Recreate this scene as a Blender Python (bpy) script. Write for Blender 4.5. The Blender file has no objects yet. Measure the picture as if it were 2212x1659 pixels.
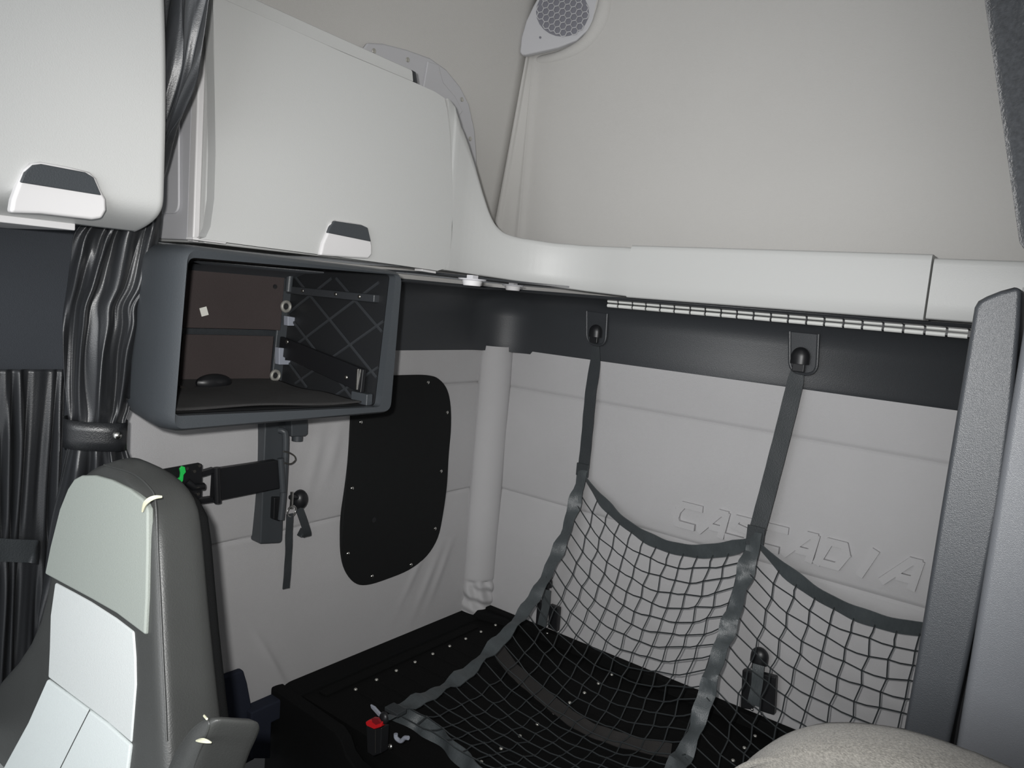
import bpy, math, random
from mathutils import Vector, Matrix
random.seed(7)
scn = bpy.context.scene
COL = scn.collection
S = 2.3                      # metres per unit of the surveyed cab frame (camera to back wall)
ZC = 1.65                    # eye height above the cab floor
XL = 0.8094                  # eye to left wall, in cab units
FPX, CX, CY = 1640.0, 1106.0, 829.5
# rows: cab X (right), Y (to the rear), Z (up) in lens axes (right, down, forward)
RX = Vector((0.7839, 0.1367, -0.6057)); RY = Vector((0.6153, -0.0406, 0.7872)); RZ = Vector((0.0830, -0.9898, -0.1160))

def W(x, y, z):
    return Vector(((x + XL) * S, (y - 1.0) * S, z * S + ZC))
def ray(px, py):
    c = Vector(((px - CX) / FPX, (py - CY) / FPX, 1.0))
    return Vector((RX.dot(c), RY.dot(c), RZ.dot(c)))
def L(px, py, c=XL):         # survey reading on a plane parallel to the left wall
    r = ray(px, py); k = -c / r.x
    return W(*(r * k))
def B(px, py, y=1.0):        # ... parallel to the back wall
    r = ray(px, py); return W(*(r * (y / r.y)))
def H(px, py, z):            # ... on a level plane
    r = ray(px, py); return W(*(r * (z / r.z)))
def PL(px, py, p0, n):       # ... on any plane (cab units)
    r = ray(px, py); p0 = Vector(p0); n = Vector(n)
    return W(*(r * (p0.dot(n) / r.dot(n))))
EYE = W(0, 0, 0)

# ------------------------------------------------------------------ materials
def mat(name, col, rough=0.5, metal=0.0, spec=0.5, bump=0.0, scale=200.0, var=0.0, vscale=8.0, sheen=0.0, emit=None, coat=0.0, stretch=None):
    m = bpy.data.materials.new(name); m.use_nodes = True
    nt = m.node_tree; b = nt.nodes['Principled BSDF']
    b.inputs['Base Color'].default_value = (*col, 1); b.inputs['Roughness'].default_value = rough
    b.inputs['Metallic'].default_value = metal; b.inputs['Specular IOR Level'].default_value = spec
    if sheen: b.inputs['Sheen Weight'].default_value = sheen
    if coat: b.inputs['Coat Weight'].default_value = coat
    if bump or var:
        tc = nt.nodes.new('ShaderNodeTexCoord')
        src = tc.outputs['Object']
        if stretch:
            mp = nt.nodes.new('ShaderNodeMapping'); mp.inputs['Scale'].default_value = stretch
            nt.links.new(src, mp.inputs['Vector']); src = mp.outputs['Vector']
    if bump:
        n = nt.nodes.new('ShaderNodeTexNoise'); n.inputs['Scale'].default_value = scale; n.inputs['Detail'].default_value = 3
        nt.links.new(src, n.inputs['Vector'])
        bp = nt.nodes.new('ShaderNodeBump'); bp.inputs['Strength'].default_value = bump; bp.inputs['Distance'].default_value = 0.002
        nt.links.new(n.outputs['Fac'], bp.inputs['Height']); nt.links.new(bp.outputs['Normal'], b.inputs['Normal'])
    if var:
        n2 = nt.nodes.new('ShaderNodeTexNoise'); n2.inputs['Scale'].default_value = vscale; n2.inputs['Detail'].default_value = 4
        nt.links.new(src, n2.inputs['Vector'])
        mx = nt.nodes.new('ShaderNodeMix'); mx.data_type = 'RGBA'
        mx.inputs['A'].default_value = (*[c * (1 - var) for c in col], 1); mx.inputs['B'].default_value = (*[min(1, c * (1 + var)) for c in col], 1)
        nt.links.new(n2.outputs['Fac'], mx.inputs['Factor']); nt.links.new(mx.outputs['Result'], b.inputs['Base Color'])
    return m
cream = mat('cream_plastic', (.53, .535, .525), .42, spec=.4, bump=.12, scale=420)
creamw = mat('white_plastic', (.68, .67, .67), .35, spec=.4)
liner = mat('warm_grey_headliner', (.58, .57, .55), .9, spec=.2, bump=.35, scale=500, var=.03, vscale=3)
fabric = mat('grey_vinyl_cloth', (.455, .45, .455), .75, spec=.25, bump=.35, scale=550, var=.05, vscale=5)
dtrim = mat('charcoal_trim', (.035, .038, .042), .40, spec=.5, bump=.2, scale=500)
dtrim2 = mat('charcoal_shell', (.05, .056, .062), .42, spec=.5, bump=.2, scale=500)
blackp = mat('black_plastic', (.012, .0125, .014), .4, spec=.5)
blackm = mat('black_metal', (.009, .0095, .011), .42, spec=.5)
blackc = mat('black_carpet', (.0075, .0078, .008), .95, spec=.1, bump=.6, scale=700)
board = mat('black_board', (.0085, .0092, .0095), .85, spec=.25, bump=.3, scale=400)
deckm = mat('black_deck', (.005, .0052, .0052), .8, spec=.12, bump=.2, scale=300)
vinyl = mat('black_vinyl', (.014, .015, .0165), .34, spec=.55, bump=.25, scale=350)
curtm = mat('grey_black_curtain', (.024, .0255, .028), .36, spec=.6, bump=.15, scale=400)
cubby_in = mat('dark_cubby_inside', (.014, .015, .0165), .5, spec=.4, bump=.2, scale=400)  # inside faces of the cubby, a darker colour than its rim
zinc = mat('zinc', (.62, .61, .56), .35, metal=.7)
web = mat('dark_webbing', (.068, .078, .082), .36, spec=.6, bump=.5, scale=60, stretch=(12, 12, 1.5), var=.2, vscale=14)
webd = mat('dark_strap', (.038, .043, .046), .5, spec=.4, bump=.4, scale=300)
webb = mat('brown_black_strap', (.032, .030, .029), .6, spec=.3, bump=.4, scale=300)
cordm = mat('net_cord', (.028, .032, .034), .6, spec=.3)
chrome = mat('bright_metal', (.75, .74, .70), .22, metal=1.0)
dullm = mat('dull_metal', (.25, .24, .22), .4, metal=1.0)
seatg = mat('seat_green_grey', (.34, .37, .34), .55, spec=.35, bump=.3, scale=500)
seatl = mat('seat_light_grey', (.66, .69, .68), .5, spec=.35, bump=.3, scale=500)
seatw = mat('seat_pale_grey', (.74, .79, .78), .5, spec=.35, bump=.3, scale=500)
seatd = mat('seat_dark_leather', (.055, .057, .055), .40, spec=.5, bump=.18, scale=420, var=.15, vscale=10)
thread = mat('pale_foam', (.75, .74, .55), .8)
brownb = mat('brown_board', (.058, .047, .046), .8, spec=.2, bump=.3, scale=350, var=.1)
greyp = mat('grey_plastic', (.30, .32, .37), .5)
white = mat('white_sticker', (.85, .85, .78), .6)
green = mat('green_plastic', (.02, .62, .10), .45)
red = mat('red_plastic', (.70, .015, .02), .4)
navy = mat('navy_carpet', (.022, .026, .04), .9, spec=.15, bump=.5, scale=600)
charw = mat('charcoal_cloth_wall', (.050, .055, .063), .85, spec=.2, bump=.4, scale=500, var=.08)
cabm = mat('textured_grey_plastic', (.046, .050, .056), .36, spec=.6, bump=.3, scale=850)
cabp = mat('textured_grey_flash_lit', (.145, .152, .165), .34, spec=.6, bump=.3, scale=850)  # same plastic as cabm, flash sheen put into a paler base colour
heath = mat('grey_heather_cloth', (.21, .20, .18), .95, spec=.15, bump=.9, scale=420, var=.75, vscale=330, stretch=(1, 1, 2.2), sheen=.2)
fleece = mat('dark_fleece', (.026, .028, .031), .95, spec=.2, bump=1.0, scale=420, var=.6, vscale=260, sheen=.3)
bracketm = mat('lilac_grey_plastic', (.54, .54, .56), .5, spec=.35)
grillem = mat('speaker_dark', (.20, .20, .23), .7)
refl = mat('reflector_strip', (.86, .87, .84), .22, spec=.8)
foamd = mat('dusty_black_felt', (.03, .029, .029), .95, bump=.6, scale=400, var=.3, vscale=20)
floorm = mat('floor_mat', (.012, .012, .0125), .8, bump=.3, scale=200)

# ------------------------------------------------------------------ mesh builder
ORI = {}
class MB:
    def __init__(s): s.v = []; s.f = []
    def add(s, vs, fs):
        k = len(s.v); s.v += [Vector(v) for v in vs]; s.f += [tuple(i + k for i in f) for f in fs]; return s
    def box(s, c, size, ax=None):
        c = Vector(c); ax = ax or (Vector((1, 0, 0)), Vector((0, 1, 0)), Vector((0, 0, 1)))
        vs = [c + ax[0] * (i * size[0] / 2) + ax[1] * (j * size[1] / 2) + ax[2] * (k * size[2] / 2) for i in (-1, 1) for j in (-1, 1) for k in (-1, 1)]
        return s.add(vs, [(0, 1, 3, 2), (4, 6, 7, 5), (0, 4, 5, 1), (2, 3, 7, 6), (0, 2, 6, 4), (1, 5, 7, 3)])
    def cbox(s, lo, hi):     # box from two corners in cab units
        a, b = W(*lo), W(*hi); return s.box((a + b) / 2, [abs(b[i] - a[i]) for i in range(3)])
    def prism(s, pts, off):
        n = len(pts); off = Vector(off); pts = [Vector(p) for p in pts]
        fs = [tuple(range(n))[::-1], tuple(range(n, 2 * n))] + [(i, (i + 1) % n, n + (i + 1) % n, n + i) for i in range(n)]
        return s.add(pts + [p + off for p in pts], fs)
    def loft(s, rings, cap=True):
        n = len(rings[0]); vs = [p for r in rings for p in r]; fs = []
        for k in range(len(rings) - 1):
            for i in range(n):
                j = (i + 1) % n; fs.append((k * n + i, k * n + j, (k + 1) * n + j, (k + 1) * n + i))
        if cap:
            fs.append(tuple(range(n))[::-1]); fs.append(tuple((len(rings) - 1) * n + i for i in range(n)))
        return s.add(vs, fs)
    def tube(s, path, r, n=8, cap=True, ref=None):
        path = [Vector(p) for p in path]; rings = []
        up = Vector(ref) if ref else None
        for i, p in enumerate(path):
            t = (path[min(i + 1, len(path) - 1)] - path[max(i - 1, 0)])
            t = t.normalized() if t.length > 1e-9 else Vector((0, 0, 1))
            if up is None: up = Vector((0, 0, 1)) if abs(t.z) < .9 else Vector((1, 0, 0))
            a = (up - t * up.dot(t)); a = a.normalized() if a.length > 1e-6 else t.orthogonal().normalized(); b = t.cross(a); up = a
            rr = r[i] if isinstance(r, (list, tuple)) else r
            rings.append([p + a * (rr * math.cos(2 * math.pi * k / n)) + b * (rr * math.sin(2 * math.pi * k / n)) for k in range(n)])
        return s.loft(rings, cap)
    def ribbon(s, path, wdir, width, th=.0022, ripple=0.0, wl=.08, ph=0.0, twist=0.0, nw=4):
        path = [Vector(p) for p in path]; rings = []; acc = 0
        for i, p in enumerate(path):
            t = (path[min(i + 1, len(path) - 1)] - path[max(i - 1, 0)]).normalized()
            if i: acc += (p - path[i - 1]).length
            w0 = wdir(i / (len(path) - 1)) if callable(wdir) else Vector(wdir)
            w = (w0 - t * w0.dot(t)).normalized(); nrm = t.cross(w)
            wd = width(i / (len(path) - 1)) if callable(width) else width
            top = []; bot = []
            for k in range(nw + 1):
                a = k / nw - .5
                off = ripple * (math.sin(acc / wl * 6.283 + ph + 1.3 * a) + .5 * math.sin(acc / wl * 3.7 + ph * 2 - 3 * a)) + twist * a * math.sin(acc / wl * 2.9 + ph)
                c = p + w * (a * wd) + nrm * off
                top.append(c + nrm * th / 2); bot.append(c - nrm * th / 2)
            rings.append(top + bot[::-1])
        return s.loft(rings)
    def grid(s, fn, nu, nv):
        vs = [fn(i / nu, j / nv) for j in range(nv + 1) for i in range(nu + 1)]
        fs = [(j * (nu + 1) + i, j * (nu + 1) + i + 1, (j + 1) * (nu + 1) + i + 1, (j + 1) * (nu + 1) + i) for j in range(nv) for i in range(nu)]
        return s.add(vs, fs)
    def ball(s, c, r, sc=(1, 1, 1), n=12, ax=None):
        c = Vector(c); ax = ax or (Vector((1, 0, 0)), Vector((0, 1, 0)), Vector((0, 0, 1)))
        rings = []
        for k in range(1, n):
            th = math.pi * k / n
            rings.append([c + ax[0] * (r * sc[0] * math.sin(th) * math.cos(2 * math.pi * i / n)) + ax[1] * (r * sc[1] * math.sin(th) * math.sin(2 * math.pi * i / n)) + ax[2] * (r * sc[2] * math.cos(th)) for i in range(n)])
        return s.loft(rings)
    def disc(s, c, nrm, r, h, n=14, r2=None):
        c = Vector(c); nrm = Vector(nrm).normalized(); a = nrm.orthogonal().normalized(); b = nrm.cross(a); r2 = r if r2 is None else r2
        return s.loft([[c + (a * math.cos(6.28319 * i / n) + b * math.sin(6.28319 * i / n)) * rr + nrm * hh for i in range(n)] for rr, hh in ((r, 0), (r2, h))])
    def torus(s, c, nrm, R, r, n=20, m=8, sc=(1, 1)):
        c = Vector(c); nrm = Vector(nrm).normalized(); a = nrm.orthogonal().normalized(); b = nrm.cross(a); vs = []; fs = []
        for i in range(n):
            t = 6.28319 * i / n; d = a * math.cos(t) * sc[0] + b * math.sin(t) * sc[1]
            for j in range(m):
                u = 6.28319 * j / m; vs.append(c + d * (R + r * math.cos(u)) + nrm * (r * math.sin(u)))
        for i in range(n):
            for j in range(m):
                fs.append((i * m + j, ((i + 1) % n) * m + j, ((i + 1) % n) * m + (j + 1) % m, i * m + (j + 1) % m))
        return s.add(vs, fs)
    def build(s, name, m, parent=None, bevel=0, seg=2, angle=40, solid=0, label=None, sub=0):
        vs = s.v
        lo = Vector([min(v[i] for v in vs) for i in range(3)]); hi = Vector([max(v[i] for v in vs) for i in range(3)])
        o0 = Vector(((lo.x + hi.x) / 2, (lo.y + hi.y) / 2, lo.z))
        me = bpy.data.meshes.new(name); me.from_pydata([v - o0 for v in vs], [], s.f)
        import bmesh as bmm
        bm = bmm.new(); bm.from_mesh(me); bmm.ops.recalc_face_normals(bm, faces=bm.faces); bm.to_mesh(me); bm.free()
        for p in me.polygons: p.use_smooth = True
        me.set_sharp_from_angle(angle=math.radians(angle))
        me.materials.append(m)
        o = bpy.data.objects.new(name, me); COL.objects.link(o)
        put(o, o0, parent)
        if solid:
            md = o.modifiers.new('Solidify', 'SOLIDIFY'); md.thickness = solid; md.offset = 0
        if bevel:
            md = o.modifiers.new('Bevel', 'BEVEL'); md.width = bevel; md.segments = seg; md.limit_method = 'ANGLE'; md.angle_limit = math.radians(35)
            md.harden_normals = True
        if sub:
            md = o.modifiers.new('Subdivision', 'SUBSURF'); md.levels = sub; md.render_levels = sub
        if label: o['label'] = label
        return o
def put(o, w, parent=None):
    ORI[o.name] = Vector(w)
    if parent is not None:
        o.parent = parent; o.location = Vector(w) - ORI[parent.name]
    else: o.location = w
def thing(name, label, cat, loc, group=None):
    o = bpy.data.objects.new(name, None); COL.objects.link(o); o.empty_display_size = .05
    put(o, loc); return tag(o, label, cat, group)
def tag(o, label, cat, group=None, kind=None):
    if label: o['label'] = label
    if cat: o['category'] = cat
    if group: o['group'] = group
    if kind: o['kind'] = kind
    return o
def struct(o, label=None):
    o['kind'] = 'structure'
    if label: o['label'] = label
    return o
def inst(src, w, parent, name=None):      # another copy of a part, sharing its mesh
    o = src.copy(); o.name = name or src.name.split('.')[0]; COL.objects.link(o); o.parent = None; put(o, w, parent); return o

def spline(pts, n):           # smooth resampling (Catmull-Rom)
    pts = [Vector(p) for p in pts]; P = [pts[0] * 2 - pts[1]] + pts + [pts[-1] * 2 - pts[-2]]; out = []
    m = len(pts) - 1
    for i in range(n + 1):
        t = i / n * m; k = min(int(t), m - 1); u = t - k; a, b, c, d = P[k:k + 4]
        out.append(.5 * ((2 * b) + (c - a) * u + (2 * a - 5 * b + 4 * c - d) * u * u + (3 * b - a - 3 * c + d) * u ** 3))
    return out
def resample(pts, n):         # even arc length
    pts = [Vector(p) for p in pts]; d = [0]
    for i in range(1, len(pts)): d.append(d[-1] + (pts[i] - pts[i - 1]).length)
    out = []; k = 0
    for i in range(n + 1):
        t = d[-1] * i / n
        while k < len(d) - 2 and d[k + 1] < t: k += 1
        u = (t - d[k]) / max(1e-9, d[k + 1] - d[k]); out.append(pts[k].lerp(pts[k + 1], u))
    return out
def closed(pts, n):
    pts = [Vector(p) for p in pts]; m = len(pts); out = []
    for i in range(n):
        t = i / n * m; k = int(t) % m; u = t - int(t); a, b, c, d = (pts[(k + j - 1) % m] for j in range(4))
        out.append(.5 * ((2 * b) + (c - a) * u + (2 * a - 5 * b + 4 * c - d) * u * u + (3 * b - a - 3 * c + d) * u ** 3))
    return out
def roundq(c, r, n=6):        # rounded quadrilateral: four corners, radius (one or four)
    out = []
    for i in range(4):
        p = Vector(c[i]); a = (Vector(c[i - 1]) - p).normalized(); b = (Vector(c[(i + 1) % 4]) - p).normalized()
        rr = r[i] if isinstance(r, (list, tuple)) else r
        for k in range(n + 1):
            t = k / n; q0 = p + a * rr; q1 = p + b * rr
            out.append(q0 * (1 - t) ** 2 + p * 2 * t * (1 - t) + q1 * t * t)
    return out
def lerp_rows(rows, t, smooth=True):
    for i in range(len(rows) - 1):
        if smooth and 0 < i < len(rows) - 2 and rows[i][0] <= t <= rows[i + 1][0]:
            u = (t - rows[i][0]) / (rows[i + 1][0] - rows[i][0]); h = rows[i + 1][0] - rows[i][0]; res = []
            for c in range(1, len(rows[0])):
                m0 = (rows[i + 1][c] - rows[i - 1][c]) / (rows[i + 1][0] - rows[i - 1][0]) * h; m1 = (rows[i + 2][c] - rows[i][c]) / (rows[i + 2][0] - rows[i][0]) * h
                res.append((2 * u ** 3 - 3 * u * u + 1) * rows[i][c] + (u ** 3 - 2 * u * u + u) * m0 + (3 * u * u - 2 * u ** 3) * rows[i + 1][c] + (u ** 3 - u * u) * m1)
            return res
        if t <= rows[i + 1][0] or i == len(rows) - 2:
            u = (t - rows[i][0]) / (rows[i + 1][0] - rows[i][0]); return [a + (b - a) * u for a, b in zip(rows[i][1:], rows[i + 1][1:])]
def proj(p):                  # cab units -> picture, only used to read traced outlines back
    c = RX * p[0] + RY * p[1] + RZ * p[2]
    return CX + FPX * c.x / c.z, CY + FPX * c.y / c.z
NX, NY, NZ = Vector((1, 0, 0)), Vector((0, 1, 0)), Vector((0, 0, 1))

# ------------------------------------------------------------------ the setting
FZ = -ZC / S
struct(MB().cbox((-1.0, -.3, FZ - .02), (.2, 1.05, FZ)).build('floor', floorm))
struct(MB().cbox((-.86, -.3, .60), (.2, 1.05, .62)).build('ceiling', liner))
struct(MB().cbox((.13, -.3, FZ), (.15, 1.05, .60)).build('wall_right', liner))

def groove(d, w): return math.exp(-(d / w) ** 2)
def left_wall(u, v):
    y = .338 + u * .662; z = -.60 + v * .53
    x = -XL
    seam = groove(z + .327 - .0008 * math.sin(30 * y), .0014) + groove(z + .147, .0014) * (1 if y > .55 else .4)
    x += .0025 + .0035 * (1 - min(1, seam)) + (.006 * abs(math.sin((z + .147) / .18 * math.pi)) if z > -.417 else .006)
    if z < -.40:          # slack cloth wrinkles near the bunk
        for (yc, zc, a, b, amp) in ((.86, -.46, .5, .009, .0018), (.89, -.45, .45, .008, .0018), (.575, -.505, -.55, .006, .004), (.83, -.44, .6, .008, .0014)):
            d = (y - yc) - a * (z - zc); x += amp * groove(d, b) * groove(z - zc, .045)
    for (yc, zc, a, b, amp) in ((.655, -.23, .25, .010, .0018), (.625, -.24, .18, .009, .0016)):
        d = (y - yc) - a * (z - zc); x += amp * groove(d, b) * groove(z - zc, .04)
    return W(x, y, z)
struct(MB().grid(left_wall, 220, 240).build('wall_left', fabric, angle=80))
def back_wall(u, v):
    x = -.815 + u * .94; z = -.60 + v * .53
    y = 1.0
    seam = groove(z + .151, .0014) + groove(z + .3255, .0014)
    y -= .003 + .003 * (1 - min(1, seam)) + (.006 * abs(math.sin((z + .151) / .1745 * math.pi)) if z > -.41 else .006)
    for (xc, zc, a, b, amp) in ((-.15, -.445, -2.2, .014, .002), (-.22, -.455, -2.0, .014, .0018), (-.42, -.47, -2.5, .014, .0014)):
        d = (z - zc) - (x - xc) / a * .6; y -= amp * groove(d, b) * groove(x - xc, .07)
    return W(x, y, z)
wb = struct(MB().grid(back_wall, 200, 240).build('wall_back', fabric, angle=80))

# raised lettering sewn into the back wall
def lettering():
    p0 = B(1468, 1046, .985); p1 = B(2006, 1182, .985)
    x0, x1 = p0.x, p1.x; zb = -.3035 * S + ZC; zt = -.2715 * S + ZC; hgt = zt - zb; yf = W(0, .9905, 0).y
    cw = (x1 - x0) / 8.0
    G = {'C': [((.95, .95), (.18, .95)), ((.18, .95), (.02, .60)), ((.02, .60), (.02, .30)), ((.02, .30), (.15, .05)), ((.15, .05), (.85, .05))],
         'A': [((.0, .0), (.62, 1.0)), ((.62, 1.0), (.88, 1.0)), ((.88, 1.0), (.92, .0)), ((.42, .30), (.90, .30))],
         'S': [((.95, .95), (.20, .95)), ((.20, .95), (.10, .62)), ((.10, .62), (.85, .48)), ((.85, .48), (.80, .05)), ((.80, .05), (.0, .05))],
         'D': [((.05, .0), (.22, .95)), ((.22, .95), (.75, .95)), ((.75, .95), (.92, .60)), ((.92, .60), (.75, .05)), ((.75, .05), (.05, .05))],
         'I': [((.40, .0), (.60, 1.0))]}
    mb = MB()
    for k, ch in enumerate('CASCADIA'):
        for (a, b) in G[ch]:
            def q(t): return Vector((x0 + (k + t[0] * .86 + .16 * (t[1] - .5)) * cw, yf, zb + t[1] * hgt))
            A, Bq = q(a), q(b); d = (Bq - A).normalized(); n = d.cross(NY); w = .0105
            mb.prism([A - d * w * .6 + n * w, Bq + d * w * .6 + n * w, Bq + d * w * .6 - n * w, A - d * w * .6 - n * w], (0, -.012 - .0003 * len(mb.v) / 8 % .001, 0))
    return mb
o = lettering().build('embossed_lettering', fabric, wb, label='raised letters in the same grey cloth')

# headliner above the lockers
def upper_left(u, v):
    z = .0 + v * .60; y = .10 + u * .885
    x = -.838 + (z - 0.0) * .142
    if z > .40: x += (z - .40) ** 2 * 1.2
    return W(x, y, z)
struct(MB().grid(upper_left, 40, 40).build('wall_left_upper', liner, angle=80, solid=.01))
bu = MB()
def upper_back(u, v):
    z = .0 + v * .60; x = -.778 + u * u * .92
    return W(x, 1.0 - .0035 * groove(x + .778, .008), z)
bu.grid(upper_back, 80, 30)
def chamf(u, v):               # rounded bead, corner gusset, rounded bead
    z = .0 + v * .60
    xa = -.838 + z * .142; a = Vector((xa, .985, z)); b = Vector((-.778, 1.0, z))
    if xa > -.785: a = Vector((-.785 if z < .37 else xa, .985, z))
    p = a.lerp(b, u)
    p.y -= .0035 * (groove(u - .12, .10) + groove(u - 1.0, .14)); p.x += .002 * groove(u - .12, .1)
    return W(*p)
bu.grid(chamf, 30, 40)
struct(bu.build('wall_back_upper', liner, angle=60, solid=.008))
# moulded swell of the headliner round the loudspeaker
sw = MB().tube(spline([B(1312, -40, 1.004), B(1310, 10, 1.004), B(1297, 55, 1.004), B(1266, 96, 1.004), B(1215, 122, 1.004), B(1150, 134, 1.004)], 24), [.034 - .001 * abs(i - 8) for i in range(25)], 18)
struct(sw.build('trim_9', liner))

# charcoal trim below the lockers, swept round the corner
prof = [(.004, -.0925), (.010, -.0918), (.0115, -.075), (.012, -.035), (.017, -.014), (.030, -.002), (.055, .006), (.09, .008)]
path = [(-XL, .338, 1, 0), (-XL, .89, 1, 0)]
for k in range(13):
    a = math.pi / 2 * k / 12; path.append((-XL + .085 * (1 - math.cos(a)), .915 + .085 * math.sin(a), math.cos(a), -math.sin(a)))
path += [(-.70, 1.0, 0, -1), (.13, 1.0, 0, -1)]
t = MB(); vs = [W(x + nx * d, y + ny * d, z) for (x, y, nx, ny) in path for (d, z) in prof]; n = len(prof)
t.add(vs, [(i * n + j, i * n + j + 1, (i + 1) * n + j + 1, (i + 1) * n + j) for i in range(len(path) - 1) for j in range(n - 1)])
struct(t.build('trim_1', dtrim, angle=60, solid=.006))

# padded corner column
def bolster(u, v):
    z = -.56 + v * .475
    a = Vector((-XL + .006, .952, z)); b = Vector((-.768, .995, z)); p = a.lerp(b, u)
    puff = math.sin(math.pi * min(1, max(0, u))) ** .5 * .020
    if z < -.485:
        puff += .004 * math.sin(z * 260 + 5 * u) * groove(z + .515, .03) + .003 * math.sin(u * 16 + z * 90) * groove(z + .50, .03)
    puff += -.004 * groove(z + .4865, .003)
    p += Vector((.71, -.71, 0)) * puff
    return W(*p)
struct(MB().grid(bolster, 30, 160).build('trim_2', fabric, angle=80))

# side of the cab ahead of the bunk: charcoal cloth and a carpeted foot
struct(MB().cbox((-.83, -.10, FZ), (-.800, .337, .06)).build('wall_left_front', charw))
nv = MB()
pan = [L(440, 1480, .787), L(527, 1448, .787), L(535, 1475, .787), L(548, 1545, .787), L(552, 1640, .787), L(440, 1700, .787)]
nv.prism(pan, (-.025, 0, 0))
nv.prism([L(543, 1540, .777), L(615, 1508, .777), L(622, 1545, .777), L(588, 1562, .777), L(585, 1640, .777), L(543, 1640, .777)], (-.05, 0, 0))
struct(nv.build('trim_3', navy, bevel=.006))

# ------------------------------------------------------------------ rear overhead locker
loc = thing('overhead_locker', 'cream overhead locker on the left wall above the open dark cubby', 'locker', W(-.74, .55, .024))
CF = .66
body = MB()
ring = []
for y in (.388, .70):
    ring.append([W(-.675, y, .024), W(-.675, y, .262 - .28 * (y - .388) * .6), W(-.80, y, .30 - .2 * (y - .388)), W(-.823, y, .24), W(-.828, y, .024)])
body.loft(ring)
body.build('body', cream, loc, bevel=.006, seg=3)
# its front end: recessed panel with a rounded inset
xe0, xe1 = B(417, 300, .384).x / S - XL, B(431, 300, .384).x / S - XL
MB().cbox((xe0, .381, .0245), (xe1, .388, .265)).build('edge_strip', creamw, loc, bevel=.004)
ep = MB().prism([W(xe0, .387, .026), W(xe0, .387, .27), W(-.79, .387, .27), W(-.79, .387, .026)], (0, -.012, 0))
ep.build('end_panel', bracketm, loc, bevel=.004)
ins = MB().prism(roundq([B(300, 462, .3815), B(391, 462, .3815), B(391, 130, .3815), B(300, 130, .3815)], .028), (0, -.006, 0))
ins.build('end_inset', bracketm, loc, bevel=.003)
def fx(z):   # bowed face of the lockers
    return .006 * ((z - .10) / .12) ** 2
def face_pts(pts, c): return [L(px, py, c) for px, py in pts]
dr = face_pts([(459, -40), (461, 100), (464, 200), (466, 330), (463, 430), (455, 490), (445, 512), (432, 516)], CF) \
   + face_pts([(560, 533), (700, 551), (850, 571), (945, 585)], CF) + face_pts([(962, 580), (970, 562), (976, 520), (978, 473), (977, 388), (972, 287), (967, 240), (961, 212), (940, 198)], CF) \
   + face_pts([(893, 177), (740, 113), (600, 50), (486, 0), (459, -14)], CF)
d0 = MB().prism(dr, (-.03, 0, 0)).build('door', cream, loc, bevel=.007, seg=3)
def handle(pc, pts_surround, pts_dark, c, parent):
    sur = MB().prism(face_pts(pts_surround, c), (-.02, 0, 0)).build('handle', creamw, parent, bevel=.006, seg=3, label='white moulded lift handle')
    MB().prism(face_pts(pts_dark, c - .0015), (-.01, 0, 0)).build('handle_recess', dtrim2, sur, bevel=.002, label='charcoal finger recess')
    return sur
handle(None, [(692, 552), (698, 525), (708, 503), (716, 482), (728, 475), (780, 484), (795, 490), (799, 505), (805, 530), (805, 550), (797, 559), (760, 557)],
       [(709, 503), (714, 490), (724, 477), (782, 486), (795, 492), (802, 522)], CF - .004, d0)
rl = MB().prism(face_pts([(480, -3), (700, 95), (894, 177), (892, 154), (889, 150), (700, 65), (557, 0), (500, -26)], .668), (-.05, 0, 0))
rl.build('hinge_rail', cream, loc, bevel=.003)
MB().prism(face_pts([(895, 178), (892, 155), (889, 151), (898, 156), (902, 181)], .672), (-.04, 0, 0)).build('rail_end_gap', dtrim, loc)
MB().prism(face_pts([(418, 512), (490, 523), (488, 527), (418, 518)], .664), (-.03, 0, 0)).build('bottom_lip', creamw, loc, bevel=.001)
MB().prism(face_pts([(912, 581), (942, 586), (942, 591), (912, 586)], .664), (-.03, 0, 0)).build('bottom_lip', creamw, loc, bevel=.001)

# ------------------------------------------------------------------ back shelf: corner fascia, flap, end piece
shf = thing('back_shelf', 'cream overhead shelf fascia curving round from the locker across the back wall', 'shelf', W(-.3, .93, .015))
plan = [(-.6618, .690), (-.6618, .696), (-.6615, .7005), (-.6603, .7035), (-.66, .708), (-.66, .714)]
for k in range(1, 25):
    a = math.pi / 2 * k / 24; plan.append((-.66 + .14 * (1 - math.cos(a)), .72 + .14 * math.sin(a)))
plan += [(-.51, .86), (-.497, .86), (-.489, .86)]
topc = [(940, 198), (958, 206), (975, 214), (985, 228), (993, 250), (1010, 298), (1028, 352), (1042, 405), (1057, 455), (1066, 476), (1075, 490), (1090, 503), (1120, 513), (1200, 525), (1280, 531), (1357, 534), (1400, 535)]
botc = [(900, 577), (970, 586), (1080, 602), (1165, 615), (1260, 629), (1357, 641), (1400, 645)]
def read(curve, x):
    for (x0, y0), (x1, y1) in zip(curve, curve[1:]):
        if x <= x1: return y0 + (y1 - y0) * (x - x0) / (x1 - x0)
    return curve[-1][1]
def zon(curve, x, y, lo, hi):
    zz = [lo + (hi - lo) * i / 400 for i in range(401)]; best = None
    for z in zz:
        px, py = proj((x, y, z)); e = abs(py - read(curve, px))
        if best is None or e < best[0]: best = (e, z)
    return best[1]
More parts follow.
